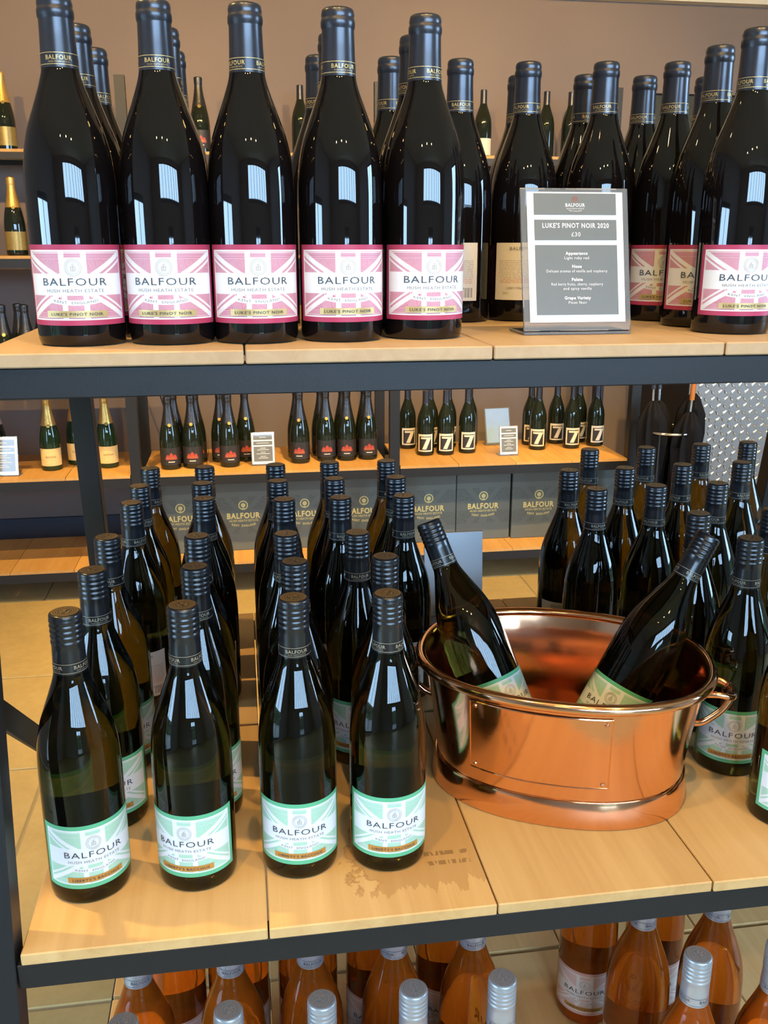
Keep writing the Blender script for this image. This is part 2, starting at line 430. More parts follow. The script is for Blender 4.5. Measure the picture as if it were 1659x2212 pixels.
def tube(pts, r, n=10, closed=False, name='tube'):
    pts = [Vector(p) for p in pts]; V, F = [], []; m = len(pts)
    prev = None
    for i, p in enumerate(pts):
        t = (pts[(i + 1) % m] - pts[i - 1]) if closed else (pts[min(i + 1, m - 1)] - pts[max(i - 1, 0)])
        t.normalize()
        if prev is None: u = t.orthogonal().normalized()
        else: u = (prev - t * prev.dot(t)).normalized()
        prev = u; w = t.cross(u)
        rr = r[i] if isinstance(r, (list, tuple)) else r
        V += [p + (u * math.cos(2 * math.pi * k / n) + w * math.sin(2 * math.pi * k / n)) * rr for k in range(n)]
    for i in range(m if closed else m - 1):
        for k in range(n):
            a = i * n + k; b = i * n + (k + 1) % n; c = ((i + 1) % m) * n + (k + 1) % n; d = ((i + 1) % m) * n + k
            F.append((a, b, c, d))
    if not closed:
        F.append(tuple(range(n - 1, -1, -1))); F.append(tuple(range((m - 1) * n, m * n)))
    return make_mesh(name, V, F, True, 50)
def patch(R, half, z0, z1, name='patch', n=28, r2=None):
    """curved paper patch facing -y, with uv"""
    V, F, U = [], [], []
    for i in range(n + 1):
        t = i / n; a = -half + 2 * half * t
        for z, v in ((z0, 0.0), (z1, 1.0)):
            V.append((R * math.sin(a), -R * math.cos(a), z)); U.append((t, v))
    for i in range(n): F.append((2 * i, 2 * i + 2, 2 * i + 3, 2 * i + 1))
    return make_mesh(name, V, F, True, 60, U)

_txt = {}
def text_flat(s, bold=0.0, res=2):
    key = (s, bold)
    if key in _txt: return _txt[key]
    cu = bpy.data.curves.new('txt', 'FONT'); cu.body = s; cu.size = 1.0; cu.resolution_u = res; cu.offset = bold; cu.space_character = 1.12
    ob = bpy.data.objects.new('txt', cu)
    me = bpy.data.meshes.new_from_object(ob)
    V = [tuple(v.co) for v in me.vertices]; F = [tuple(p.vertices) for p in me.polygons]
    bpy.data.objects.remove(ob); bpy.data.curves.remove(cu); bpy.data.meshes.remove(me)
    _txt[key] = (V, F); return V, F
def text_parts(items):
    """items: (string, cap height, width or None, x, z, bold[, sag]) -> flat verts (x,z) and faces"""
    VV, FF = [], []
    for it in items:
        s, h, w, x, z, bold = it[:6]; sag = it[6] if len(it) > 6 else 0.0
        V, F = text_flat(s, bold)
        x0 = min(v[0] for v in V); x1 = max(v[0] for v in V)
        sy = h / 0.7; sx = (w / (x1 - x0)) if w else sy
        o = len(VV); hw = (x1 - x0) * sx / 2
        for v in V:
            xx = (v[0] - (x0 + x1) / 2) * sx
            VV.append((x + xx, z + v[1] * sy - h / 2 + sag * (xx / hw) ** 2))
        FF += [tuple(i + o for i in f) for f in F]
    return VV, FF
def rects(items):
    VV, FF = [], []
    for (x0, x1, z0, z1) in items:
        n = max(1, int(abs(x1 - x0) / 0.004)); o = len(VV)
        for i in range(n + 1):
            x = x0 + (x1 - x0) * i / n
            VV += [(x, z0), (x, z1)]
        for i in range(n): FF.append((o + 2 * i, o + 2 * i + 2, o + 2 * i + 3, o + 2 * i + 1))
    return VV, FF
def ring2d(cx, cz, r0, r1, n=28):
    VV, FF = [], []
    for i in range(n):
        a = 2 * math.pi * i / n
        VV += [(cx + r0 * math.cos(a), cz + r0 * math.sin(a)), (cx + r1 * math.cos(a), cz + r1 * math.sin(a))]
    for i in range(n):
        j = (i + 1) % n
        FF.append((2 * i, 2 * i + 1, 2 * j + 1, 2 * j))
    return VV, FF
def join2d(*parts):
    VV, FF = [], []
    for V, F in parts:
        o = len(VV); VV += V; FF += [tuple(i + o for i in f) for f in F]
    return VV, FF
def bend(part, R, name='print'):
    V, F = part
    return make_mesh(name, [(R * math.sin(x / R), -R * math.cos(x / R), z) for x, z in V], F, False)
def flatm(part, name='print', y=0.0):
    V, F = part
    return make_mesh(name, [(x, y, z) for x, z in V], F, False)

def crest2d(cx, cz, r):
    house = [(-0.30, 0.30, -0.42, -0.34), (-0.30, -0.18, -0.34, 0.10), (0.18, 0.30, -0.34, 0.10), (-0.06, 0.06, -0.34, 0.34), (-0.30, 0.30, 0.04, 0.12), (-0.20, 0.20, 0.26, 0.34), (-0.14, -0.02, -0.10, 0.0), (0.02, 0.14, 0.42, 0.52)]
    return join2d(ring2d(cx, cz, r * 0.93, r), ring2d(cx, cz, r * 0.66, r * 0.70), ring2d(cx, cz, r * 0.78, r * 0.83, 14), rects([(cx + a * r, cx + b * r, cz + c * r, cz + d * r) for a, b, c, d in house]))

# ------------------------------------------------------------------ the setting
def struct(o): o['kind'] = 'structure'; return o
ZT, ZL, ZRS = CAMZ - 0.089, CAMZ - 0.6355, CAMZ - 1.068   # shelf tops

fl = struct(boxo('floor', X0, X1, Y0, Y1, -0.10, -0.004, 'grout'))
fl_c = Vector(fl.location)
ys = [-3.2, -2.45, -1.7, -0.95, -0.15, 0.70, 1.63, 2.58, 3.22, 4.0, 4.75]
_tm = {}
for r in range(len(ys) - 1):
    off = [0.0, 0.31, 0.12, 0.42, 0.22, 0.05, 0.0, 0.0, 0.12, 0.31][r]
    x = -0.627 - 0.589 * 4 + off
    while x < X1:
        a, b = max(x, X0), min(x + 0.589, X1)
        if b - a > 0.05:
            key = (round(b - a, 3), r)
            if key not in _tm: _tm[key] = box_mesh(b - a - 0.008, ys[r + 1] - ys[r] - 0.008, 0.02, 0.0025)
            t = add('tile', _tm[key], 'tile', fl, Vector(((a + b) / 2, (ys[r] + ys[r + 1]) / 2, -0.010)) - fl_c)
        x += 0.589
struct(boxo('ceiling', X0, X1, Y0, Y1, ZC, ZC + 0.1, 'ceiling'))
struct(boxo('wall_back', X0, X1, Y1, Y1 + 0.1, 0, ZC, 'wall'))
struct(boxo('baseboard_back', X0, X1, Y1 - 0.02, Y1, 0, 0.17, 'skirting'))
def pierced_wall(name, horizontal, c, out, a0, a1, zlo, zhi, w0, w1, z0, z1, nm, wname, root=None):
    """stretch of wall built round one glazed opening; a: along the wall, w: the opening, out: direction of its thickness"""
    c0, c1 = sorted((c, c + 0.1 * out)); cm = (c0 + c1) / 2
    def pc(a, b, za, zb, t0=c0, t1=c1):
        return (a, b, t0, t1, za, zb) if horizontal else (t0, t1, a, b, za, zb)
    w = root or struct(empty(name, (0, 0, 0)))
    for (a, b, za, zb) in ((a0, w0, zlo, zhi), (w1, a1, zlo, zhi), (w0, w1, zlo, z0), (w0, w1, z1, zhi)):
        if zb - za > 0.001 and b - a > 0.001: boxo('wall_panel', *pc(a, b, za, zb), 'wall_side', w)
    wi = struct(empty(wname, (0, 0, 0)))
    def fr(n, a, b, za, zb, m='frame_grey', t=0.05):
        return boxo(n, *pc(a, b, za, zb, cm - t / 2, cm + t / 2), m, wi)
    fr('window_frame', w0, w1, z0, z0 + 0.06); fr('window_frame', w0, w1, z1 - 0.06, z1)
    st = (w1 - w0) / nm
    for i in range(nm + 1):
        fr('mullion', max(w0, w0 + i * st - 0.025), min(w1, w0 + i * st + 0.025), z0 + 0.06, z1 - 0.06)
    for i in range(nm):
        fr('pane', w0 + i * st + 0.025, w0 + (i + 1) * st - 0.025, z0 + 0.06, z1 - 0.06, 'pane', 0.006)
    return w
wf = pierced_wall('wall_front', True, Y0, -1, X0, X1, 1.70, ZC, -0.6, 3.3, 1.76, 2.78, 7, 'window_1')
pierced_wall('wall_front', True, Y0, -1, X0, X1, 0, 1.70, 0.5, 1.4, 0.10, 1.60, 2, 'window_2', wf)
pierced_wall('wall_left', False, X0, -1, Y0, Y1, 0, ZC, -0.8, 0.6, 0.10, 1.74, 2, 'window_3')
pierced_wall('wall_right', False, X1, 1, Y0, Y1, 0, ZC, 0.0, 1.3, 0.40, 2.60, 2, 'window_4')
struct(boxo('trim_1', X0, X1, 4.69, Y1, 2.635, ZC, 'ceiling'))
struct(boxo('ground_outside', -14, 16, -16, 16, -0.35, -0.12, 'paving'))
def hedge(x0, x1, y0, y1, h, label):
    bm = bmesh.new(); bmesh.ops.create_cube(bm, size=1.0)
    bmesh.ops.subdivide_edges(bm, edges=bm.edges[:], cuts=7, use_grid_fill=True)
    for v in bm.verts:
        v.co = Vector((v.co.x * (x1 - x0), v.co.y * (y1 - y0), (v.co.z + 0.5) * h)) + Vector((random.uniform(-.12, .12), random.uniform(-.12, .12), random.uniform(-.15, .15)))
    me = bpy.data.meshes.new('hedge'); bm.to_mesh(me); bm.free()
    tag(add('hedge', me, 'hedge', None, ((x0 + x1) / 2, (y0 + y1) / 2, -0.12)), label, 'hedge')
hedge(-4, 7, -9.0, -8.0, 1.5, 'clipped green hedge outside the long front window')
hedge(-8.6, -7.6, -6, 4, 1.5, 'clipped green hedge outside the left side window')
hedge(9.6, 10.6, -4, 7, 1.5, 'clipped green hedge outside the right side window')

# ceiling spot lamps (seen as warm glints on the bottles)
def spot_lamp(i, x, y, tgt, power, cone):
    t = empty('ceiling_spotlight', (x, y, ZC))
    tag(t, None, 'spotlight', 'warm ceiling spotlights')
    t['label'] = 'white ceiling spotlight over ' + ['the left bay of the wall shelves', 'the middle bay of the wall shelves', 'the right bay of the wall shelves', 'the umbrella stand corner', 'the stone floor on the left', 'the stone floor in the middle', 'the steel-fronted counter', 'the left end of the display rack', 'the rack edge, leftmost of three in the nearer row', 'the rack edge, middle of three in the nearer row', 'the rack edge, rightmost of three in the nearer row', 'the rack front, leftmost of the row behind the camera', 'the rack front, middle of the row behind the camera', 'the rack front, rightmost of the row behind the camera'][i]
    d = (Vector(tgt) - Vector((x, y, ZC - 0.12))).normalized()
    add('ceiling_plate', lathe([(0, 0), (0.04, 0), (0.04, -0.012), (0.008, -0.015), (0.008, -0.1), (0, -0.1)], 16), 'lamp_body', t)
    q = d.to_track_quat('Z', 'Y').to_euler()
    h = add('lamp_housing', lathe([(0, -0.06), (0.03, -0.06), (0.036, -0.05), (0.038, 0.05), (0.033, 0.05), (0.031, 0.03), (0, 0.03)], 20), 'lamp_body', t, (0, 0, -0.12), q)
    add('lamp_lens', lathe([(0, 0.035), (0.026, 0.035), (0.026, 0.032), (0, 0.032)], 16), 'lens', h)
    l = bpy.data.lights.new('spot_light', 'SPOT'); l.energy = power; l.color = WARM; l.spot_size = R_(cone); l.spot_blend = 0.55; l.shadow_soft_size = 0.025
    lo = bpy.data.objects.new('spot_light', l); C.objects.link(lo); lo.parent = t
    lo.location = Vector((0, 0, -0.12)) + d * 0.06; lo.rotation_euler = (-d).to_track_quat('Z', 'Y').to_euler()
for i, s in enumerate(SPOTS): spot_lamp(i, *s)

# ------------------------------------------------------------------ display rack
rack = tag(empty('display_rack', (0.35, 1.165, 0)), 'black steel A-frame display rack with three oak plank shelves', 'rack')
RX0, RX1, MID = -0.228, 0.925, 1.165
def rl(x, y, z): return (x - 0.35, y - MID, z)
def front_y(z):   # outer front line of the leaning frame
    return 0.838 - 0.118 * ((ZT) - z) / 0.5465 * 0.72
def rbox(name, x0, x1, y0, y1, z0, z1, mat, parent=None, bev=0.001):
    p = rl((x0 + x1) / 2, (y0 + y1) / 2, (z0 + z1) / 2)
    if parent is not None and parent is not rack: p = tuple(Vector(p) - Vector(parent.location))
    return add(name, box_mesh(x1 - x0, y1 - y0, z1 - z0, bev), mat, parent or rack, p)
seams = [RX0, 0.003, 0.232, 0.463, 0.694, RX1]
def rack_shelf(name, zt, yf, mats, split):
    yb = 2 * MID - yf; th = 0.013; z1 = zt - th
    s = rbox(name, RX0 - 0.004, RX1 + 0.004, yf, yf + 0.027, z1 - 0.027, z1, 'steel_black')
    s.name = name
    rbox('back_rail', RX0 - 0.004, RX1 + 0.004, yb - 0.027, yb, z1 - 0.027, z1, 'steel_black', s)
    for xe in (RX0 - 0.004, RX1 - 0.023):
        rbox('side_rail', xe, xe + 0.027, yf + 0.028, yb - 0.028, z1 - 0.027, z1 - 0.0005, 'steel_black', s)
    rbox('middle_rail', RX0 + 0.025, RX1 - 0.025, MID - 0.02, MID + 0.02, z1 - 0.025, z1 - 0.001, 'steel_black', s)
    for i in range(5):
        a, b = seams[i] + 0.0008, seams[i + 1] - 0.0008
        for (y0, y1) in ([(yf - 0.003, MID - 0.003), (MID + 0.003, yb + 0.003)] if split else [(yf - 0.003, yb + 0.003)]):
            m = mats[i % len(mats)]
            rbox('plank', a, b, y0 + random.uniform(0, 0.002), y1, z1 + 0.0004, zt, m, s, 0.0012)
    return s
YT, YL, YR = 0.845, 0.760, 0.703
rack_shelf('shelf_top', ZT, YT, ['plank_top'], False)
rack_shelf('shelf_middle', ZL, YL, ['plank', 'plank_stain', 'plank', 'plank', 'plank'], True)
rack_shelf('shelf_low', ZRS, YR, ['plank'], True)
slope = (YT - YL) / (ZT - ZL)
for xs in (RX0 - 0.021, RX1 + 0.021):
    zt = ZT - 0.0135
    for sg in (1, -1):
        yt = YT + 0.016; yb = yt - slope * zt
        if sg < 0: yt, yb = 2 * MID - yt, 2 * MID - yb
        bar('post', rl(xs, yb, 0), rl(xs, yt, zt), 0.032, 0.032, 'steel_black', rack)
    def fy(z, sg): 
        y = YT + 0.016 - slope * (zt - z); return y if sg > 0 else 2 * MID - y
    xo = xs + (-0.006 if xs < 0 else 0.006)
    bar('brace', rl(xs, fy(1.09, 1) + 0.014, 1.09), rl(xs, fy(0.50, -1) - 0.02, 0.50), 0.006, 0.028, 'steel_black', rack)
    bar('brace', rl(xs, fy(0.50, 1) + 0.014, 0.50), rl(xs, fy(0.06, -1) - 0.02, 0.06), 0.006, 0.028, 'steel_black', rack)
    bar('end_rail', rl(xs, fy(zt - .02, 1) + 0.016, zt - 0.018), rl(xs, fy(zt - .02, -1) - 0.016, zt - 0.018), 0.026, 0.026, 'steel_black', rack)

# ------------------------------------------------------------------ wine bottles
BR = 0.0405
BODY = [(0.0, 0.010), (0.018, 0.008), (0.030, 0.0015), (0.0352, 0.0), (0.0388, 0.0015), (0.0403, 0.006), (BR, 0.012)] + \
    spline([(BR, 0.012), (BR, 0.06), (BR, 0.125), (0.0402, 0.142), (0.0395, 0.155), (0.0382, 0.167), (0.0361, 0.178), (0.0332, 0.189), (0.0297, 0.199), (0.0260, 0.209), (0.0223, 0.219), (0.0193, 0.2275), (0.0171, 0.235), (0.0158, 0.242), (0.0150, 0.252)], 3)[1:]
ME = {}
ME['body_cork'] = lathe(BODY + [(0.0144, 0.285), (0.0146, 0.293), (0, 0.293)], 48, 'bottle_glass')
ME['body_screw'] = ME['body_cork'].copy(); ME['body_rose'] = ME['body_cork'].copy()
ME['cap_cork'] = lathe([(0.0158, 0.2390), (0.01630, 0.2392), (0.0158, 0.250), (0.0153, 0.262), (0.0149, 0.2785), (0.0150, 0.2795), (0.0157, 0.2810), (0.0159, 0.2850), (0.0157, 0.2868), (0.0151, 0.2880), (0.0151, 0.2895), (0.0153, 0.2910), (0.0150, 0.2940), (0.0142, 0.2958), (0.0125, 0.2968), (0, 0.2970)], 40, 'capsule', sharp=40)
def screw_profile():
    p = [(0.0158, 0.2400), (0.0163, 0.2403), (0.0158, 0.2500), (0.0155, 0.2630), (0.0154, 0.2690), (0.0158, 0.2700), (0.0158, 0.2722), (0.0153, 0.2730)]
    z = 0.2735
    for k in range(4):
        p += [(0.0151, z), (0.0152, z + 0.0012), (0.0157, z + 0.0024), (0.0158, z + 0.0036), (0.0155, z + 0.0048)]; z += 0.0054
    p += [(0.0153, 0.2955), (0.0154, 0.2972), (0.0150, 0.2988), (0.0140, 0.2998), (0.0132, 0.3), (0, 0.3)]
    return p
ME['cap_screw'] = lathe(screw_profile(), 40, 'screw_cap', sharp=50); ME['cap_silver'] = ME['cap_screw'].copy()
ME['top_black'] = lathe([(0.0132, 0.30005), (0.0132, 0.3003), (0, 0.3003)], 28, 'cap_emblem'); ME['top_silver'] = ME['top_black'].copy()
HALF = R_(76); LZ0, LZ1 = 0.0195, 0.0905
for k in ('pink', 'green', 'rose'): ME['label_' + k] = patch(BR + 0.00035, HALF, LZ0, LZ1, 'label')
ME['label_back'] = patch(BR + 0.00035, R_(47), 0.026, 0.093, 'back_label')
LH = LZ1 - LZ0
def lz(v): return LZ0 + LH * v
main_txt = text_parts([('BALFOUR', 0.0066, 0.0600, 0, lz(0.545), -0.004), ])
small_txt = text_parts([('HUSH HEATH ESTATE', 0.0029, 0.0530, 0, lz(0.435), 0.0), ('KENT  ENGLAND', 0.0024, 0.0400, 0, lz(0.285), 0.0, 0.0020)])
ME['txt_main'] = bend(main_txt, BR + 0.0009, 'lettering'); ME['txt_small'] = bend(small_txt, BR + 0.0009, 'small_lettering')
ME['crest'] = bend(crest2d(0, lz(0.72), 0.0076), BR + 0.0009, 'crest')
ME['strip_gold'] = bend(rects([(-0.0285, 0.0285, lz(0.100), lz(0.185))]), BR + 0.00085, 'name_strip'); ME['strip_orange'] = ME['strip_gold'].copy()
ME['txt_luke'] = bend(text_parts([("LUKE'S PINOT NOIR", 0.0026, 0.0480, 0, lz(0.143), 0.01)]), BR + 0.0013, 'strip_lettering')
ME['txt_lib'] = bend(text_parts([("LIBERTY'S BACCHUS", 0.0028, 0.0480, 0, lz(0.143), 0.01)]), BR + 0.0013, 'strip_lettering')
ME['txt_back'] = bend(text_parts([('BALFOUR', 0.0036, 0.028, 0, 0.0865, 0.01), ("LUKE'S PINOT NOIR", 0.0024, 0.034, 0, 0.0405, 0.0), ('2020', 0.0024, None, -0.018, 0.0345, 0.0)]), BR + 0.0009, 'back_lettering')
def neck_print(rz, rr, z, name):
    it = []
    per = 2 * math.pi * rr
    for k in range(3):
        it += [('BALFOUR', 0.0036, 0.0235, per * (k / 3) - per / 3, z + 0.0008, 0.016), ('HUSH HEATH ESTATE', 0.0013, 0.0185, per * (k / 3) - per / 3, z - 0.0027, 0.0)]
    n = rects([(-per / 2, per / 2, z + 0.0043, z + 0.0048), (-per / 2, per / 2, z - 0.0049, z - 0.0044)])
    return bend(join2d(text_parts(it), n), rr, name)
ME['neck_gold'] = neck_print(0, 0.01635, 0.2462, 'neck_lettering')
ME['neck_bronze'] = neck_print(0, 0.01645, 0.2470, 'neck_lettering'); ME['neck_grey'] = ME['neck_bronze'].copy()

def make_bottle(kind):
    t = empty('wine_bottle')
    red, green = kind == 'red', kind == 'green'
    add('glass_body', ME['body_cork'] if red else ME['body_screw'] if green else ME['body_rose'], {'red': 'glass_red', 'green': 'glass_green', 'rose': 'glass_rose'}[kind], t)
    if red:
        c = add('capsule', ME['cap_cork'], 'capsule_black', t); add('neck_lettering', ME['neck_gold'], 'gold_ink', c)
    else:
        c = add('screw_cap', ME['cap_screw'] if green else ME['cap_silver'], 'capsule_screw' if green else 'capsule_silver', t)
        add('neck_lettering', ME['neck_bronze'] if green else ME['neck_grey'], 'bronze_ink' if green else 'grey_ink', c)
        add('cap_emblem', ME['top_black'] if green else ME['top_silver'], 'top_black' if green else 'top_silver', c)
    k = {'red': 'pink', 'green': 'green', 'rose': 'rose'}[kind]
    l = add('front_label', ME['label_' + k], 'label_' + k, t)
    add('lettering', ME['txt_main'], 'ink', l); add('small_lettering', ME['txt_small'], 'ink_soft', l); add('crest', ME['crest'], 'crest', l)
    add('name_strip', ME['strip_gold'] if red else ME['strip_orange'], 'strip_gold' if red else 'strip_orange', l)
    add('strip_lettering', ME['txt_luke'] if red else ME['txt_lib'], 'ink', l)
    b = add('back_label', ME['label_back'], 'label_back', t, rot=(0, 0, math.pi)); add('back_lettering', ME['txt_back'], 'ink_soft', b)
    index_kids(t)
    return t
protos = {}
def bottle(kind, x, y, z, face, label, group):
    if kind not in protos: o = protos[kind] = make_bottle(kind)
    else: o = copy_tree(protos[kind])
    o.location = (x, y, z); o.rotation_euler = (0, 0, face)
    for c in o.children:
        if c.name.startswith(('capsule', 'screw_cap')): c.rotation_euler = (0, 0, random.uniform(-3, 3))
    tag(o, label, 'wine bottle', group)
    return o
def facing(x, y, deg): return -math.atan2(x, y) + R_(deg)
ORD = ['first', 'second', 'third', 'fourth', 'fifth', 'sixth', 'seventh']
g = 'pink-label red wine bottles on the top shelf'
front = [(-0.148, 0.930, -6, 'leftmost at the shelf corner'), (-0.064, 0.930, -7, 'second from the left'), (0.016, 0.929, 5, 'third from the left'), (0.100, 0.933, 10, 'fourth from the left'), (0.184, 0.946, 16, 'fifth from the left, beside the open gap')]
for x, y, a, w in front: bottle('red', x, y, ZT, facing(x, y, a), 'pink-label red wine bottle, top shelf front row, ' + w, g)
for (x, y, a, w) in [(-0.148, 1.036, 8, 'directly behind the leftmost front bottle'), (-0.063, 1.038, -4, 'directly behind the second front bottle'), (0.106, 1.038, 6, 'directly behind the fourth front bottle'), (0.190, 1.036, 3, 'directly behind the fifth front bottle'),
                     (-0.147, 1.150, 180, 'third back in the leftmost column'), (-0.063, 1.152, 172, 'third back in the second column'), (0.101, 1.153, 185, 'third back in the fourth column'), (0.184, 1.150, 178, 'third back in the fifth column')]:
    bottle('red', x, y, ZT, facing(x, y, a), 'red wine bottle on top shelf, ' + w, g)
for (x, y, a, w) in [(0.266, 1.150, 170, 'beige barcoded back label, right of the front row'), (0.349, 1.154, 180, 'beige back label, behind left edge of the price sign'), (0.365, 1.242, 180, 'almost hidden behind the bottle left of the sign'),
                     (0.440, 1.140, 172, 'neck rising above right half of the price sign'), (0.447, 1.226, 180, 'rear row, neck left of the one above the sign'), (0.524, 1.222, 178, 'beige back label, right of the price sign'),
                     (0.523, 1.128, 4, 'pink label half hidden by the far right bottle'), (0.606, 1.216, 180, 'rear row, neck third from the right edge'), (0.527, 1.034, 12, 'second from the right edge, behind the far right bottle'), (0.523, 0.950, 22, 'far right front bottle cut by the picture edge')]:
    bottle('red', x, y, ZT, facing(x, y, a), 'red wine bottle on top shelf, ' + w, g)

g = 'green-label white wine bottles on the middle shelf'
cols = {0: -0.172, 1: -0.063, 2: 0.045, 3: 0.132}
rows = [[(-0.177, 0.861, 7), (-0.067, 0.862, -18), (0.041, 0.866, 0), (0.136, 0.863, 10)],
        [(-0.169, 0.980, -8), (-0.060, 0.976, 12), (0.049, 0.976, -5), (0.151, 0.978, 4)],
        [(-0.169, 1.100, 10), (-0.062, 1.088, -6), (0.045, 1.081, 14), (0.131, 1.073, -6)],
        [(-0.157, 1.255, 180), (-0.060, 1.262, 190), (0.050, 1.241, 172), (0.128, 1.239, 184), (0.217, 1.235, 180)],
        [(-0.155, 1.347, 184), (-0.065, 1.350, 176), (0.046, 1.348, 180), (0.131, 1.349, 190), (0.224, 1.344, 171)],
        [(-0.150, 1.460, 178), (-0.065, 1.456, 188), (0.047, 1.455, 180), (0.134, 1.459, 174), (0.227, 1.455, 186)]]
rn = ['front row', 'second row', 'third row', 'fourth row', 'fifth row', 'rearmost row']
for ri, row in enumerate(rows):
    for ci, (x, y, a) in enumerate(row):
        bottle('green', x, y, ZL, facing(x, y, a), 'dark screw-cap bottle, middle shelf block left of copper tub, %s, %s from left' % (rn[ri], ORD[ci]), g)
right = [(0.499, 1.231, 180, 'fourth row', 'first'), (0.592, 1.236, 172, 'fourth row', 'second'), (0.688, 1.236, 180, 'fourth row', 'third'),
         (0.499, 1.347, 176, 'fifth row', 'first'), (0.592, 1.349, 180, 'fifth row', 'second'), (0.692, 1.357, 186, 'fifth row', 'third'), (0.795, 1.358, 180, 'fifth row', 'fourth'),
         (0.587, 1.490, 180, 'rearmost row', 'first'), (0.690, 1.490, 174, 'rearmost row', 'second'), (0.797, 1.500, 180, 'rearmost row', 'third'), (0.888, 1.505, 180, 'rearmost row', 'fourth'),
         (0.584, 1.089, 5, 'third row', 'first'), (0.691, 1.090, 0, 'third row', 'second'), (0.594, 0.978, 8, 'second row', 'first'), (0.604, 0.863, 30, 'front row', 'first')]
for x, y, a, rr, cc in right:
    bottle('green', x, y, ZL, facing(x, y, a), 'dark screw-cap bottle, middle shelf block right of copper tub, %s, %s from left' % (rr, cc), g)

def leaning(base, d, spin, label):
    o = copy_tree(protos['green'])
    z = Vector(d).normalized(); y = Vector((0, 1, 0)); x = y.cross(z).normalized(); y = z.cross(x)
    o.matrix_world = Matrix.Translation(base) @ Matrix((x, y, z)).transposed().to_4x4() @ Matrix.Rotation(R_(spin), 4, 'Z')
    tag(o, label, 'wine bottle', 'wine bottles in the copper tub')
leaning((0.322, 1.010, CAMZ - 0.604), (-0.319, 0.331, 0.888), 22, 'green-label wine bottle leaning left in the copper tub')
leaning((0.416, 0.990, CAMZ - 0.604), (0.468, 0.06, 0.882), -42, 'green-label wine bottle leaning right in the copper tub')

g = 'rosé wine bottles with silver caps on the lowest shelf'
for (xs, y, nm) in (((-0.149, -0.042, 0.056, 0.155, 0.254, 0.482, 0.582), 0.803, 'front row'), ((-0.150, -0.043, 0.052, 0.154, 0.253, 0.476, 0.577), 0.928, 'second row'), ((-0.122, -0.038, 0.055, 0.148, 0.246, 0.456, 0.556), 1.048, 'third row')):
    for i, x in enumerate(xs):
        bottle('rose', x, y, ZRS, facing(x, y, [3, -6, 8, -3, 12, 0, 5][i]), 'rosé bottle with silver cap, %s of lowest shelf, %s from left' % (nm, ORD[i]), g)

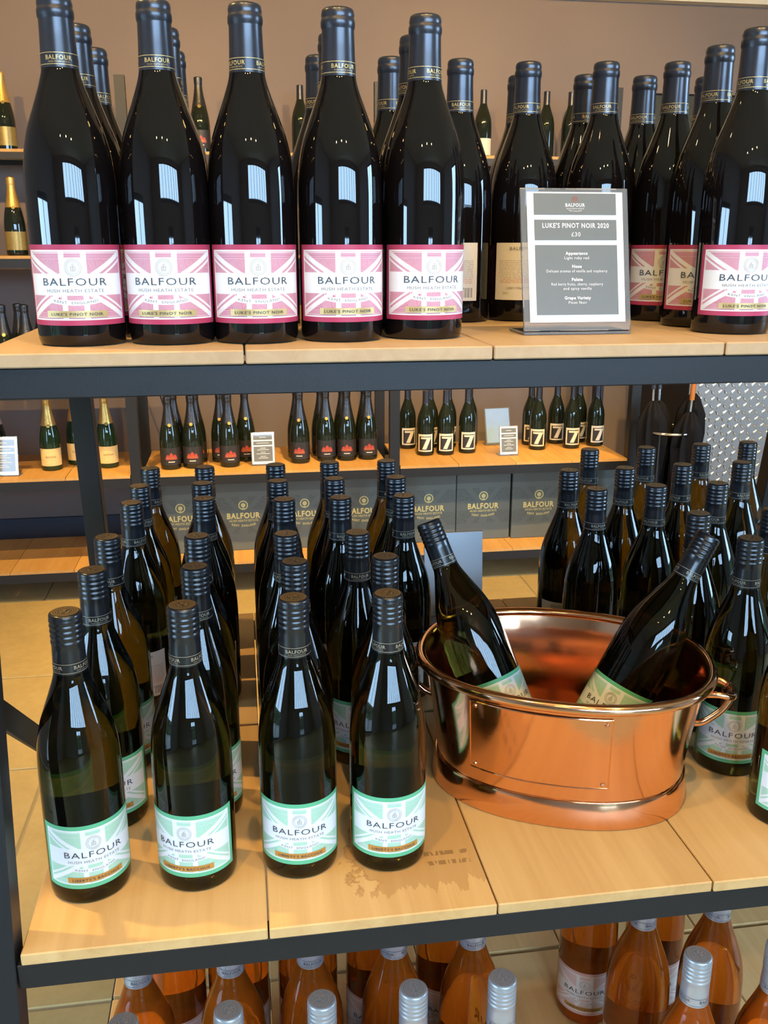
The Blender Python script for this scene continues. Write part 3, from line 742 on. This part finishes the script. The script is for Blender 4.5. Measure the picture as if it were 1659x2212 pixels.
# ------------------------------------------------------------------ copper tub
def tub():
    cx, cy, ang = 0.369, 0.984, R_(-22.6)
    t = tag(empty('wine_tub', (cx, cy, ZL), ang), 'oval polished copper tub with rolled rim and two handles on middle shelf', 'wine tub')
    n = 72
    def ring(a, b, z, e=2.25):
        out = []
        for i in range(n):
            th = 2 * math.pi * i / n; c, s = math.cos(th), math.sin(th)
            out.append((a * math.copysign(abs(c) ** (2 / e), c), b * math.copysign(abs(s) ** (2 / e), s), z))
        return out
    def loft(rings, cap0=False, cap1=False):
        V, F = [], []
        for r in rings: V += r
        for k in range(len(rings) - 1):
            for i in range(n):
                j = (i + 1) % n
                F.append((k * n + i, k * n + j, (k + 1) * n + j, (k + 1) * n + i))
        if cap0: F.append(tuple(range(n - 1, -1, -1)))
        if cap1: F.append(tuple(range((len(rings) - 1) * n, len(rings) * n)))
        return make_mesh('tub', V, F, True, 40)
    A = [(0.1495, 0.1105, 0.030), (0.150, 0.111, 0.036), (0.152, 0.1135, 0.060), (0.156, 0.118, 0.090), (0.161, 0.1235, 0.120), (0.166, 0.129, 0.145), (0.170, 0.133, 0.159)]
    outer = [ring(a, b, z) for a, b, z in A]
    inner = [ring(a - 0.003, b - 0.003, z) for a, b, z in reversed(A[1:])] + [ring(0.145, 0.106, 0.014), ring(0.10, 0.07, 0.010)]
    add('tub_wall', loft(outer + inner, False, True), 'copper', t)
    foot = [ring(0.1560, 0.1170, 0.0005), ring(0.1568, 0.1178, 0.002), ring(0.1545, 0.1155, 0.016), ring(0.1530, 0.1140, 0.029), ring(0.1522, 0.1132, 0.0315), ring(0.1500, 0.1110, 0.0318), ring(0.148, 0.109, 0.031)]
    add('foot_band', loft(foot, True, False), 'copper', t)
    add('rim', tube(ring(0.1715, 0.1345, 0.160), 0.0064, 12, True), 'copper', t)
    # riveted plate on the front wall, following its curve
    def wall_pt(xa, z, off):
        for (a0, b0, z0), (a1, b1, z1) in zip(A[:-1], A[1:]):
            if z0 <= z <= z1: k = (z - z0) / (z1 - z0); break
        a, b = a0 + (a1 - a0) * k, b0 + (b1 - b0) * k
        return Vector((xa, -(b + off) * (1 - abs(xa / a) ** 2.25) ** (1 / 2.25), z))
    V, F = [], []; nx, nz = 16, 6
    px0, px1, pz0, pz1 = -0.095, 0.062, 0.052, 0.146
    for i in range(nx + 1):
        for j in range(nz + 1): V.append(wall_pt(px0 + (px1 - px0) * i / nx, pz0 + (pz1 - pz0) * j / nz, 0.0013))
    for i in range(nx):
        for j in range(nz): F.append((i * (nz + 1) + j, (i + 1) * (nz + 1) + j, (i + 1) * (nz + 1) + j + 1, i * (nz + 1) + j + 1))
    me = make_mesh('plate', V, F)
    bm = bmesh.new(); bm.from_mesh(me)
    bmesh.ops.solidify(bm, geom=bm.faces[:], thickness=0.0006); bm.to_mesh(me); bm.free(); me.set_sharp_from_angle(angle=R_(30))
    pl = add('riveted_plate', me, 'copper', t)
    edge = [wall_pt(px0 + (px1 - px0) * i / nx, pz0, 0.0014) for i in range(nx + 1)] + [wall_pt(px1, pz0 + (pz1 - pz0) * j / nz, 0.0014) for j in range(1, nz + 1)] + \
           [wall_pt(px1 + (px0 - px1) * i / nx, pz1, 0.0014) for i in range(1, nx + 1)] + [wall_pt(px0, pz1 + (pz0 - pz1) * j / nz, 0.0014) for j in range(1, nz)]
    add('plate_edge', tube(edge, 0.0008, 6, True), 'copper', pl)
    rv = lathe([(0, 0.0022), (0.0016, 0.0018), (0.0026, 0.0006), (0.0028, 0)], 12)
    for xa in (px0 + 0.006, px1 - 0.006):
        for z in (pz0 + 0.006, pz1 - 0.006):
            p = wall_pt(xa, z, 0.0015); add('rivet', rv, 'copper', pl, p, (R_(90), 0, math.atan2(p.x * 0.55, -p.y)))
    for sg in (1, -1):
        pts = spline([(sg * 0.164, -0.020, 0.138), (sg * 0.180, -0.021, 0.140), (sg * 0.194, -0.016, 0.136), (sg * 0.198, 0.0, 0.134), (sg * 0.194, 0.016, 0.136), (sg * 0.180, 0.021, 0.140), (sg * 0.164, 0.020, 0.138)], 4)
        pts2 = spline([(sg * 0.158, 0.0, 0.090), (sg * 0.170, 0.0, 0.094), (sg * 0.188, 0.0, 0.112), (sg * 0.198, 0.0, 0.132)], 4)
        h = add('handle', tube(pts, 0.0042, 10), 'copper', t); add('handle_stay', tube(pts2, 0.0042, 10), 'copper', h)
tub()

# ------------------------------------------------------------------ sign holders
def sign(x, y, z, rz, w, h, lean, label, letters, back=False, small=False, blank='card_back'):
    t = tag(empty('sign_holder', (x, y, z), rz), label, 'sign')
    b = R_(lean)
    rot = (-b, 0, 0)
    ac = add('acrylic_panel', box_mesh(w, 0.004, h, 0.0006), 'acrylic', t, (0, 0.002 + math.sin(b) * h / 2, math.cos(b) * h / 2 + 0.004), rot)
    add('acrylic_foot', box_mesh(w, 0.055, 0.003, 0.0006), 'acrylic', t, (0, 0.0275, 0.0017))
    mg = 0.0065 if not small else 0.003
    cd = add('card', box_mesh(w - 2 * mg, 0.0008, h - 2 * mg), 'white_card' if blank == 'card_back' else blank, ac, (0, -0.0027, 0.0 if small else 0.002))
    if back:
        add('card', box_mesh(w - 0.001, 0.0008, h - 0.001), blank, ac, (0, 0.0027, 0.0)); return
    if small:
        add('print_panel', flatm(rects([(-w * .40, w * .40, h * a, h * b_) for a, b_ in ((0.26, 0.42), (0.10, 0.22), (-0.40, 0.06))]), y=0), 'slate_print', ac, (0, -0.0034, 0))
        add('lettering', flatm(rects([(-w * a, w * a, h * b_, h * (b_ + 0.013)) for a, b_ in ((.14, .33), (.26, .155), (.12, 0.0), (.24, -.05), (.10, -.12), (.28, -.17), (.12, -.25), (.20, -.30))])), 'white_ink', ac, (0, -0.0038, 0))
        return
    add('print_panel', flatm(rects([(-0.0445, 0.0445, 0.0455, 0.0675), ]), y=0), 'slate_print', ac, (0, -0.0035, 0))
    add('print_panel', flatm(rects([(-0.0445, 0.0445, 0.0195, 0.0405), ]), y=0), 'slate_print', ac, (0, -0.0035, 0))
    add('print_panel', flatm(rects([(-0.0445, 0.0445, -0.0575, 0.0145), ]), y=0), 'slate_print', ac, (0, -0.0035, 0))
    add('lettering', flatm(letters), 'white_ink', ac, (0, -0.0039, 0))
    add('crest', flatm(crest2d(0, 0.0615, 0.0034)), 'red_ink', ac, (0, -0.0039, 0))
L = text_parts([('BALFOUR', 0.0035, 0.021, 0, 0.0555, 0.02), ('HUSH HEATH ESTATE', 0.0014, 0.019, 0, 0.0518, 0.0), ('KENT ENGLAND', 0.0012, 0.014, 0, 0.0492, 0.0, 0.0008),
                ("LUKE'S PINOT NOIR 2020", 0.0048, 0.072, 0, 0.0345, 0.02), ('\u00a330', 0.0044, None, 0, 0.0255, 0.0),
                ('Appearance', 0.0031, None, 0, 0.0060, 0.03), ('Light ruby red', 0.0029, None, 0, 0.0012, 0.0), ('Nose', 0.0031, None, 0, -0.0075, 0.03), ('Delicate aromas of vanilla and raspberry', 0.0029, 0.066, 0, -0.0123, 0.0),
                ('Palate', 0.0031, None, 0, -0.0210, 0.03), ('Red berry fruits, cherry, raspberry', 0.0029, 0.056, 0, -0.0258, 0.0), ('and spicy vanilla', 0.0029, None, 0, -0.0303, 0.0),
                ('Grape Variety', 0.0031, None, 0, -0.0400, 0.03), ('Pinot Noir', 0.0029, None, 0, -0.0448, 0.0)])
sign(0.349, 0.940, ZT, R_(0), 0.1166, 0.147, 14, 'clear acrylic price sign with slate panels on the top shelf', L)
sign(0.355, 1.505, ZL, R_(180), 0.105, 0.150, -5, 'back of a white sign behind the copper tub', L, back=True)

# ------------------------------------------------------------------ wall shelving unit
SY0, SY1 = 3.955, 4.45
MZ, BZ, U1Z, U2Z, U3Z = 0.56, 0.15, 1.895, 1.462, 0.945
unit = tag(empty('wall_shelving', (0.65, 4.2, 0)), 'long black steel shelving unit with oak shelves against the mauve wall', 'shelving')
def ul(x, y, z): return (x - 0.65, y - 4.2, z)
def ubox(name, x0, x1, y0, y1, z0, z1, mat, parent=None, bev=0.0):
    p = ul((x0 + x1) / 2, (y0 + y1) / 2, (z0 + z1) / 2)
    if parent is not None: p = tuple(Vector(p) - Vector(parent.location))
    return add(name, box_mesh(x1 - x0, y1 - y0, z1 - z0, bev), mat, parent or unit, p)
PX = [-1.58, -0.465, 0.655, 1.765]
for x in PX:
    ubox('post', x - 0.022, x + 0.022, SY0 + 0.005, SY0 + 0.045, 0, 1.18, 'steel_black')
    ubox('post', x - 0.022, x + 0.022, SY1 - 0.045, SY1 - 0.005, 0, 2.20, 'steel_black')
def unit_shelf(x0, x1, y0, y1, z, np_, dn='shelf', lip=0.032):
    s = ubox(dn, x0, x1, y0, y0 + 0.02, z - 0.02 - lip, z - 0.012, 'steel_black')
    ubox('back_rail', x0, x1, y1 - 0.02, y1, z - 0.02 - lip, z - 0.0185, 'steel_black', s)
    w = (x1 - x0) / np_
    for i in range(np_):
        ubox('plank', x0 + i * w + 0.001, x0 + (i + 1) * w - 0.001, y0 - 0.0 + (0.0205 if False else 0), y1, z - 0.0115 if False else z - 0.012, z, 'plank_back', s)
    return s
for k in range(3):
    a, b = PX[k] + 0.024, PX[k + 1] - 0.024
    unit_shelf(a, b, SY0, SY1, MZ, 4)
    unit_shelf(a, b, SY0, SY1, BZ, 4)
    unit_shelf(a, b, 4.36, 4.70, U1Z, 4, lip=0.02)
    unit_shelf(a, b, 4.16, 4.62, U2Z, 4, lip=0.03)
unit_shelf(PX[0] + 0.024, PX[1] - 0.024, SY0, SY1, U3Z, 4)
for k in (1, 2):
    bar('brace', ul(PX[k] + 0.03, SY1 - 0.02, 1.0), ul(PX[k] + 0.16 * (1 if k == 1 else -1), SY1 - 0.02, MZ + 0.002), 0.006, 0.012, 'steel_black', unit)

# sparkling and still bottles on the wall shelves
FIZZ = [(0.0, 0.008), (0.030, 0.001), (0.040, 0.0), (0.0435, 0.004), (0.0440, 0.012)] + spline([(0.0440, 0.012), (0.0440, 0.09), (0.0435, 0.125), (0.0410, 0.150), (0.0360, 0.178), (0.0295, 0.205), (0.0235, 0.232), (0.0190, 0.258), (0.0165, 0.280), (0.0160, 0.296)], 3)[1:]
def prof_r(p, z):
    for (r0, z0), (r1, z1) in zip(p[:-1], p[1:]):
        if z0 <= z <= z1: return r0 + (r1 - r0) * (z - z0) / max(z1 - z0, 1e-6)
    return p[-1][0]
ME['fizz_body'] = lathe(FIZZ + [(0.0158, 0.312), (0, 0.312)], 28, 'sparkling_body')
ME['fizz_body_g'] = ME['fizz_body'].copy()
def foil_mesh():
    p = [(prof_r(FIZZ, z) + 0.0006, z) for z in (0.196, 0.21, 0.225, 0.24, 0.255, 0.27, 0.282)] + [(0.0172, 0.288), (0.0186, 0.292), (0.0178, 0.297), (0.0180, 0.303), (0.0190, 0.309), (0.0178, 0.316), (0.010, 0.3195), (0, 0.32)]
    return lathe(p, 24, 'foil')
ME['foil'] = foil_mesh()
for k in ('g', 'p'): ME['foil_' + k] = ME['foil'].copy()
ME['fizz_label'] = patch(0.0444, R_(72), 0.022, 0.098, 'label', 16); ME['fizz_label_c'] = ME['fizz_label'].copy(); ME['fizz_label_g'] = ME['fizz_label'].copy()
ME['fizz_red'] = bend(join2d(rects([(-0.026, 0.026, 0.046, 0.056), (-0.023, 0.023, 0.056, 0.062), (-0.020, -0.010, 0.062, 0.067), (-0.007, 0.007, 0.062, 0.072), (0.010, 0.020, 0.062, 0.067), (-0.002, 0.002, 0.072, 0.077)])), 0.0449, 'red_emblem')
ME['fizz_txt'] = bend(text_parts([('BALFOUR', 0.006, 0.040, 0, 0.0525, 0.02), ]), 0.0453, 'lettering')
ME['fizz_base'] = bend(rects([(-0.014, 0.014, 0.034, 0.038)]), 0.0449, 'gold_line')
ME['fizz_gtxt'] = bend(text_parts([('BALFOUR', 0.007, 0.044, 0, 0.062, 0.02)]), 0.0451, 'lettering')
ME['fizz_seal'] = lathe([(0, 0.0015), (0.007, 0.0015), (0.008, 0), (0, 0)], 14, 'seal')
def make_fizz(kind):
    t = empty('sparkling_bottle')
    add('glass_body', ME['fizz_body_g'] if kind == 'cream' else ME['fizz_body'], 'glass_fizz_green' if kind == 'cream' else 'glass_fizz', t)
    foil, fm = {'red': ('foil', 'foil_black'), 'cream': ('foil_g', 'foil_gold'), 'gold': ('foil_g', 'foil_gold'), 'pink': ('foil_p', 'foil_pink')}[kind]
    f = add('foil', ME[foil], fm, t)
    add('neck_seal', ME['fizz_seal'], 'gold_label', f, (0, -0.0315, 0.196), (R_(70), 0, 0))
    if kind == 'red':
        l = add('label', ME['fizz_label'], 'black_label', t); add('red_emblem', ME['fizz_red'], 'scarlet', l); add('lettering', ME['fizz_txt'], 'gold_label', l); add('gold_line', ME['fizz_base'], 'ivory_label', l)
    elif kind in ('cream', 'pink'):
        l = add('label', ME['fizz_label_c'], 'cream_label', t); add('lettering', ME['fizz_gtxt'], 'gold_label', l)
    else:
        l = add('label', ME['fizz_label_g'], 'gold_label', t); add('lettering', ME['fizz_gtxt'], 'ivory_label', l)
    index_kids(t); return t
fproto = {}
def fizz(kind, x, y, z, label, group, deg=0):
    if kind not in fproto: o = fproto[kind] = make_fizz(kind)
    else: o = copy_tree(fproto[kind])
    o.location = (x, y, z); o.rotation_euler = (0, 0, facing(x, y, deg)); tag(o, label, 'sparkling bottle', group); return o
g = 'gold-foil sparkling bottles on the wall shelves'
fizz('cream', -0.839, 4.135, MZ, 'gold-foil sparkling bottle with cream label, left of the dark rack post', g, -4)
fizz('cream', -0.601, 4.150, MZ, 'gold-foil sparkling bottle with cream label, between two dark posts', g, 3)
fizz('cream', -0.745, 4.235, MZ, 'gold-foil sparkling bottle mostly hidden behind the dark rack post', g)
fizz('pink', -1.075, 4.190, MZ, 'pink-foil sparkling bottle at the left picture edge, behind a sign', g)
g = 'black sparkling bottles with red emblems on the wall shelf'
fz = [(-0.325, 4.075, 'first from left in front row of left cluster'), (-0.228, 4.085, 'second from left in front row of left cluster'), (-0.069, 4.085, 'third from left in front row of left cluster'),
      (-0.310, 4.190, 'first from left in rear row of left cluster'), (-0.215, 4.185, 'second from left in rear row of left cluster'), (-0.106, 4.190, 'third from left in rear row of left cluster'), (0.005, 4.190, 'fourth from left in rear row of left cluster'),
      (0.245, 4.112, 'first from left in front row of right cluster'), (0.365, 4.135, 'second from left in front row of right cluster'), (0.461, 4.135, 'third from left in front row of right cluster'), (0.558, 4.142, 'fourth from left in front row of right cluster'),
      (0.240, 4.225, 'first from left in rear row of right cluster'), (0.352, 4.245, 'second from left in rear row of right cluster'), (0.453, 4.245, 'third from left in rear row of right cluster'), (0.557, 4.245, 'fourth from left in rear row of right cluster')]
for i, (x, y, w) in enumerate(fz): fizz('red', x, y, MZ, 'black sparkling bottle with red emblem, ' + w, g, [4, -5, 7, 0, 10, -8][i % 6])
g = 'bottles on the upper wall shelves'
fizz('gold', -0.967, 4.50, U1Z, 'gold-foil dark sparkling bottle on highest wall shelf, at the left edge', g)
fizz('red', -0.138, 4.50, U1Z, 'black sparkling bottle alone on highest wall shelf, right of second rack bottle', g)
fizz('gold', -0.933, 4.33, U2Z, 'gold-foil dark sparkling bottle on second-highest wall shelf, at the left edge', g)
fizz('gold', -0.838, 4.34, U2Z, 'gold-foil bottle half hidden by the leftmost rack bottle', g)
fizz('gold', 1.150, 4.33, U2Z, 'gold-foil bottle glimpsed in the gap right of the front row', g)
for (x, w) in ((-0.992, 'first'), (-0.900, 'third')): fizz('red', x, 4.18, U3Z, 'dark foil bottle neck rising behind the left shelf end, %s from left' % w, g)
for (x, w) in ((-0.945, 'second'), (-0.852, 'fourth')): fizz('red', x, 4.27, U3Z, 'dark foil bottle neck rising behind the left shelf end, %s from left' % w, g)
tag(add('display_rod', tube([(-0.868, 4.35, U3Z + 0.001), (-0.885, 4.35, U3Z + 0.46)], 0.0035, 8), 'rod'), 'thin white rod standing behind the dark foil bottle necks', 'rod')

# still bottles: label 7, and plain ones above
ME['still_body'] = ME['body_cork'].copy(); ME['still_body'].materials.clear()
ME['still_cap'] = lathe([(0.0158, 0.2390), (0.0162, 0.2392), (0.0155, 0.255), (0.0150, 0.285), (0.0150, 0.2985), (0.0135, 0.3), (0, 0.3)], 20, 'capsule')
ME['seven_label'] = patch(BR + 0.0004, R_(52), 0.020, 0.102, 'label', 14)
W7 = 0.0735
ME['seven_black'] = bend(rects([(-0.029, 0.029, 0.027, 0.092)]), BR + 0.0010, 'black_field')
def seven2d():
    V, F = [], []
    nz, nx = 6, 5
    for i in range(nz + 1):
        t = i / nz; z = 0.031 + 0.054 * t; xl = -0.015 + 0.023 * t
        for j in range(nx + 1): V.append((xl + 0.019 * j / nx, z))
    for i in range(nz):
        for j in range(nx): a = i * (nx + 1) + j; F.append((a, a + 1, a + nx + 2, a + nx + 1))
    return join2d((V, F), rects([(-0.022, 0.027, 0.080, 0.0885)]))
ME['seven_txt'] = bend(seven2d(), BR + 0.0016, 'numeral')
ME['plain_label'] = patch(BR + 0.0004, R_(70), 0.014, 0.088, 'label', 14)
def make_still(kind):
    t = empty('wine_bottle')
    add('glass_body', ME['still_body'], 'glass_fizz', t); add('capsule', ME['still_cap'], 'capsule_black', t)
    if kind == 'seven':
        l = add('label', ME['seven_label'], 'ivory_label', t); add('black_field', ME['seven_black'], 'black_label', l); add('numeral', ME['seven_txt'], 'ivory_label', l)
    else: add('label', ME['plain_label'], 'ivory_label', t)
    index_kids(t); return t
sproto = {}
def still(kind, x, y, z, label, group, deg=0):
    if kind not in sproto: o = sproto[kind] = make_still(kind)
    else: o = copy_tree(sproto[kind])
    o.location = (x, y, z); o.rotation_euler = (0, 0, facing(x, y, deg)); tag(o, label, 'wine bottle', group); return o
g = 'wine bottles with a large 7 on the label'
sv = [(0.836, 4.182, 'front row of left cluster, first from left'), (0.932, 4.180, 'front row of left cluster, second from left'), (1.042, 4.203, 'front row of left cluster, third from left'),
      (0.780, 4.345, 'rear row of left cluster, first from left'), (0.890, 4.345, 'rear row of left cluster, second from left'), (0.980, 4.345, 'rear row of left cluster, third from left'), (1.085, 4.345, 'rear row of left cluster, fourth from left'),
      (1.393, 4.222, 'front row beside the blank acrylic sign'), (1.392, 4.335, 'directly behind the one beside the acrylic sign'), (1.528, 4.350, 'rear row, second from left in right cluster'), (1.566, 4.228, 'front row, second from the end post'), (1.650, 4.370, 'rear row of right cluster, rightmost'), (1.700, 4.265, 'front row, nearest the end post')]
for i, (x, y, w) in enumerate(sv): still('seven', x, y, MZ, 'dark wine bottle with large 7 on label, ' + w, g, [0, 6, 10, 12, 30, 25, 5][i % 7])
g = 'bottles on the upper wall shelves'
still('plain', 1.161, 4.53, U1Z, 'dark wine bottle with ivory label on highest wall shelf, middle', g)
still('plain', 1.465, 4.53, U1Z, 'dark wine bottle on highest wall shelf, right of the ivory-labelled one', g, 150)
still('plain', 0.310, 4.53, U1Z, 'dark bottle on highest wall shelf, hidden behind the fourth rack column', g, 150)
still('plain', 1.585, 4.53, U1Z, 'dark bottle on highest wall shelf, furthest right', g, 150)

sign(0.079, 4.060, MZ, R_(2), 0.105, 0.145, 10, 'small framed sign between black sparkling bottles on wall shelf', None, small=True)
sign(1.216, 4.090, MZ, R_(2), 0.090, 0.135, 10, 'small slate-printed sign in front of the blank acrylic one', None, small=True)
sign(-1.014, 4.020, MZ, R_(-4), 0.120, 0.165, 10, 'slate-printed sign at the left picture edge on wall shelf', None, small=True)
sign(1.235, 4.330, MZ, R_(6), 0.135, 0.180, 16, 'blank acrylic sign with painted bluish reflection leaning back among the 7 bottles', None, back=True, blank='blue_reflection')

# cardboard wine cases on the bottom shelf
CW, CD, CH = 0.262, 0.26, 0.335
def case_mesh():
    me = box_mesh(CW, CD, CH, 0.002)
    l = me.uv_layers.new(name='UVMap')
    for p in me.polygons:
        for li, vi in zip(p.loop_indices, p.vertices):
            co = me.vertices[vi].co
            u = co.x / CW + 0.5 if abs(p.normal.y) > 0.5 else co.y / CD + 0.5
            l.data[li].uv = (u, co.z / CH + 0.5) if abs(p.normal.z) < 0.7 else (0.02, 0.9)
    return me
cm = case_mesh()
ctxt = flatm(text_parts([('BALFOUR', 0.026, 0.150, 0, -0.002, 0.03), ('HUSH HEATH ESTATE', 0.010, 0.130, 0, -0.026, 0.015), ('KENT  ENGLAND', 0.010, 0.110, 0, -0.050, 0.02, 0.008)]), 'lettering')
ccr = flatm(join2d(ring2d(0, 0.047, 0.017, 0.022), ring2d(0, 0.047, 0.0, 0.0105, 16), rects([(-0.006, 0.006, 0.030, 0.034)])), 'emblem')
cx = [-0.300, -0.022, 0.262, 0.535, 0.838, 1.106, 1.377, 1.650]
for i, x in enumerate(cx):
    y = 4.235 + [0.0, 0.012, 0.004, 0.010, 0.0, 0.008, -0.004, 0.006][i]
    b = add('wine_case', cm, 'case', None, (x, y, BZ + CH / 2 + 0.0005), (0, 0, R_([0, 1, -1, 0, 1, 0, -1, 0][i])))
    tag(b, 'slate-green printed card wine case on bottom wall shelf, %s from left' % (ORD + ['eighth'])[i], 'wine case', 'card wine cases on the bottom wall shelf')
    add('lettering', ctxt, 'case_gold', b, (0, -CD / 2 - 0.0012, 0)); add('emblem', ccr, 'case_gold', b, (0, -CD / 2 - 0.0012, 0))

# ------------------------------------------------------------------ umbrella stand, counter, board
us = tag(empty('umbrella_stand', (1.80, 3.68, 0)), 'round black umbrella stand with chrome hoop beside the shelving end', 'umbrella stand')
add('base', lathe([(0, 0), (0.13, 0), (0.135, 0.01), (0.125, 0.03), (0.11, 0.034), (0, 0.034)], 28), 'steel_black', us)
add('hoop', tube([(0.115 * math.cos(2 * math.pi * i / 36), 0.115 * math.sin(2 * math.pi * i / 36), 0.745) for i in range(36)], 0.006, 8, True), 'chrome', us)
for k in range(4):
    a = math.pi / 4 + k * math.pi / 2
    add('upright', tube([(0.113 * math.cos(a), 0.113 * math.sin(a), 0.03), (0.113 * math.cos(a), 0.113 * math.sin(a), 0.742)], 0.005, 8), 'steel_black', us)
def umbrella(x, y, tx, ty, h, label, handle):
    t = tag(empty('umbrella', (x, y, 0.036)), label, 'umbrella', 'folded black umbrellas in the stand')
    t.rotation_euler = (ty, tx, 0)
    V, F = [], []; n = 24; prof = [(0.006, 0.0), (0.014, 0.04), (0.030, 0.25), (0.046, 0.52), (0.055, 0.68), (0.050, 0.76), (0.028, 0.82), (0.010, 0.84)]
    for r, z in prof:
        for i in range(n):
            a = 2 * math.pi * i / n; rr = r * (1 + 0.28 * math.cos(a * 8 + z * 9)); V.append((rr * math.cos(a), rr * math.sin(a), z * h / 0.84))
    for k in range(len(prof) - 1):
        for i in range(n): F.append((k * n + i, k * n + (i + 1) % n, (k + 1) * n + (i + 1) % n, (k + 1) * n + i))
    add('canopy', make_mesh('canopy', V, F, True, 60), 'umbrella', t)
    add('shaft', tube([(0, 0, 0.0), (0, 0, h + 0.05)], 0.006, 8), 'chrome', t)
    add('handle', tube(spline([(0, 0, h + 0.05), (0, 0, h + 0.12), (0.015, 0, h + 0.16), (0.045, 0, h + 0.165), (0.06, 0, h + 0.13)], 4), 0.011, 8), handle, t)
for a in [(1.75, 3.68, -0.05, 0.02, 0.84, 'folded black umbrella leaning left in the stand', 'capsule_black'), (1.83, 3.63, 0.02, 0.04, 0.80, 'folded black umbrella with orange wooden handle', 'umbrella_handle'),
          (1.86, 3.70, 0.06, -0.01, 0.86, 'folded black umbrella leaning right in the stand', 'capsule_black'), (1.79, 3.74, 0.0, -0.05, 0.82, 'folded black umbrella at the back of the stand', 'capsule_black')]: umbrella(*a)

ctr = tag(empty('bar_counter', (3.2, 4.3, 0)), 'bar counter fronted with grey diamond tread plate steel', 'counter')
def cl(x, y, z): return (x - 3.2, y - 4.3, z)
add('counter_body', box_mesh(2.2, 0.55, 1.02, 0.004), 'steel_black', ctr, cl(3.17, 4.345, 0.51))
add('worktop', box_mesh(2.26, 0.66, 0.04, 0.004), 'plank_back', ctr, cl(3.17, 4.32, 1.041))
plate = add('tread_plate', box_mesh(2.2, 0.006, 0.96, 0.001), 'steel_plate', ctr, cl(3.17, 4.066, 0.50))
def stud_mesh(ang):
    V = [(-0.019, 0, 0), (0, 0, -0.0075), (0.019, 0, 0), (0, 0, 0.0075), (-0.010, -0.0028, 0.0), (0.0, -0.0032, -0.003), (0.010, -0.0028, 0.0), (0.0, -0.0032, 0.003)]
    F = [(0, 1, 5, 4), (1, 2, 6, 5), (2, 3, 7, 6), (3, 0, 4, 7), (4, 5, 6, 7)]
    c, s = math.cos(ang), math.sin(ang)
    return make_mesh('stud', [(x * c - z * s, y, x * s + z * c) for x, y, z in V], F, True, 25)
sm = [stud_mesh(R_(-48)), stud_mesh(R_(48))]
P = 0.0330; cnt = 0
rest_v, rest_f = [], []
for i in range(int(2.16 / P)):
    for j in range(int(0.88 / P)):
        x = -1.08 + i * P; z = 0.435 - j * P
        wx = x + 3.17; wz = z + 0.50
        if wx < 2.62 and 0.33 < wz and cnt < 300:
            add('stud', sm[(i + j) % 2], 'steel_stud', plate, (x, -0.003, z)); cnt += 1
        else:
            o = len(rest_v); me = sm[(i + j) % 2]
            rest_v += [(v.co.x + x, v.co.y - 0.003, v.co.z + z) for v in me.vertices]
            rest_f += [tuple(q + o for q in p.vertices) for p in me.polygons]
tag(add('stud_field', make_mesh('stud_field', rest_v, rest_f, True, 25), 'steel_stud', plate), kind='stuff')

cb = add('chalkboard', box_mesh(0.62, 0.02, 0.9, 0.003), 'chalk', None, (2.36, 4.735, 1.775))
tag(cb, 'dark green-grey board on the wall beyond the shelving', 'board')
add('frame', tube([(-0.31, -0.01, -0.45), (0.31, -0.01, -0.45), (0.31, -0.01, 0.45), (-0.31, -0.01, 0.45)], 0.008, 6, True), 'steel_black', cb)
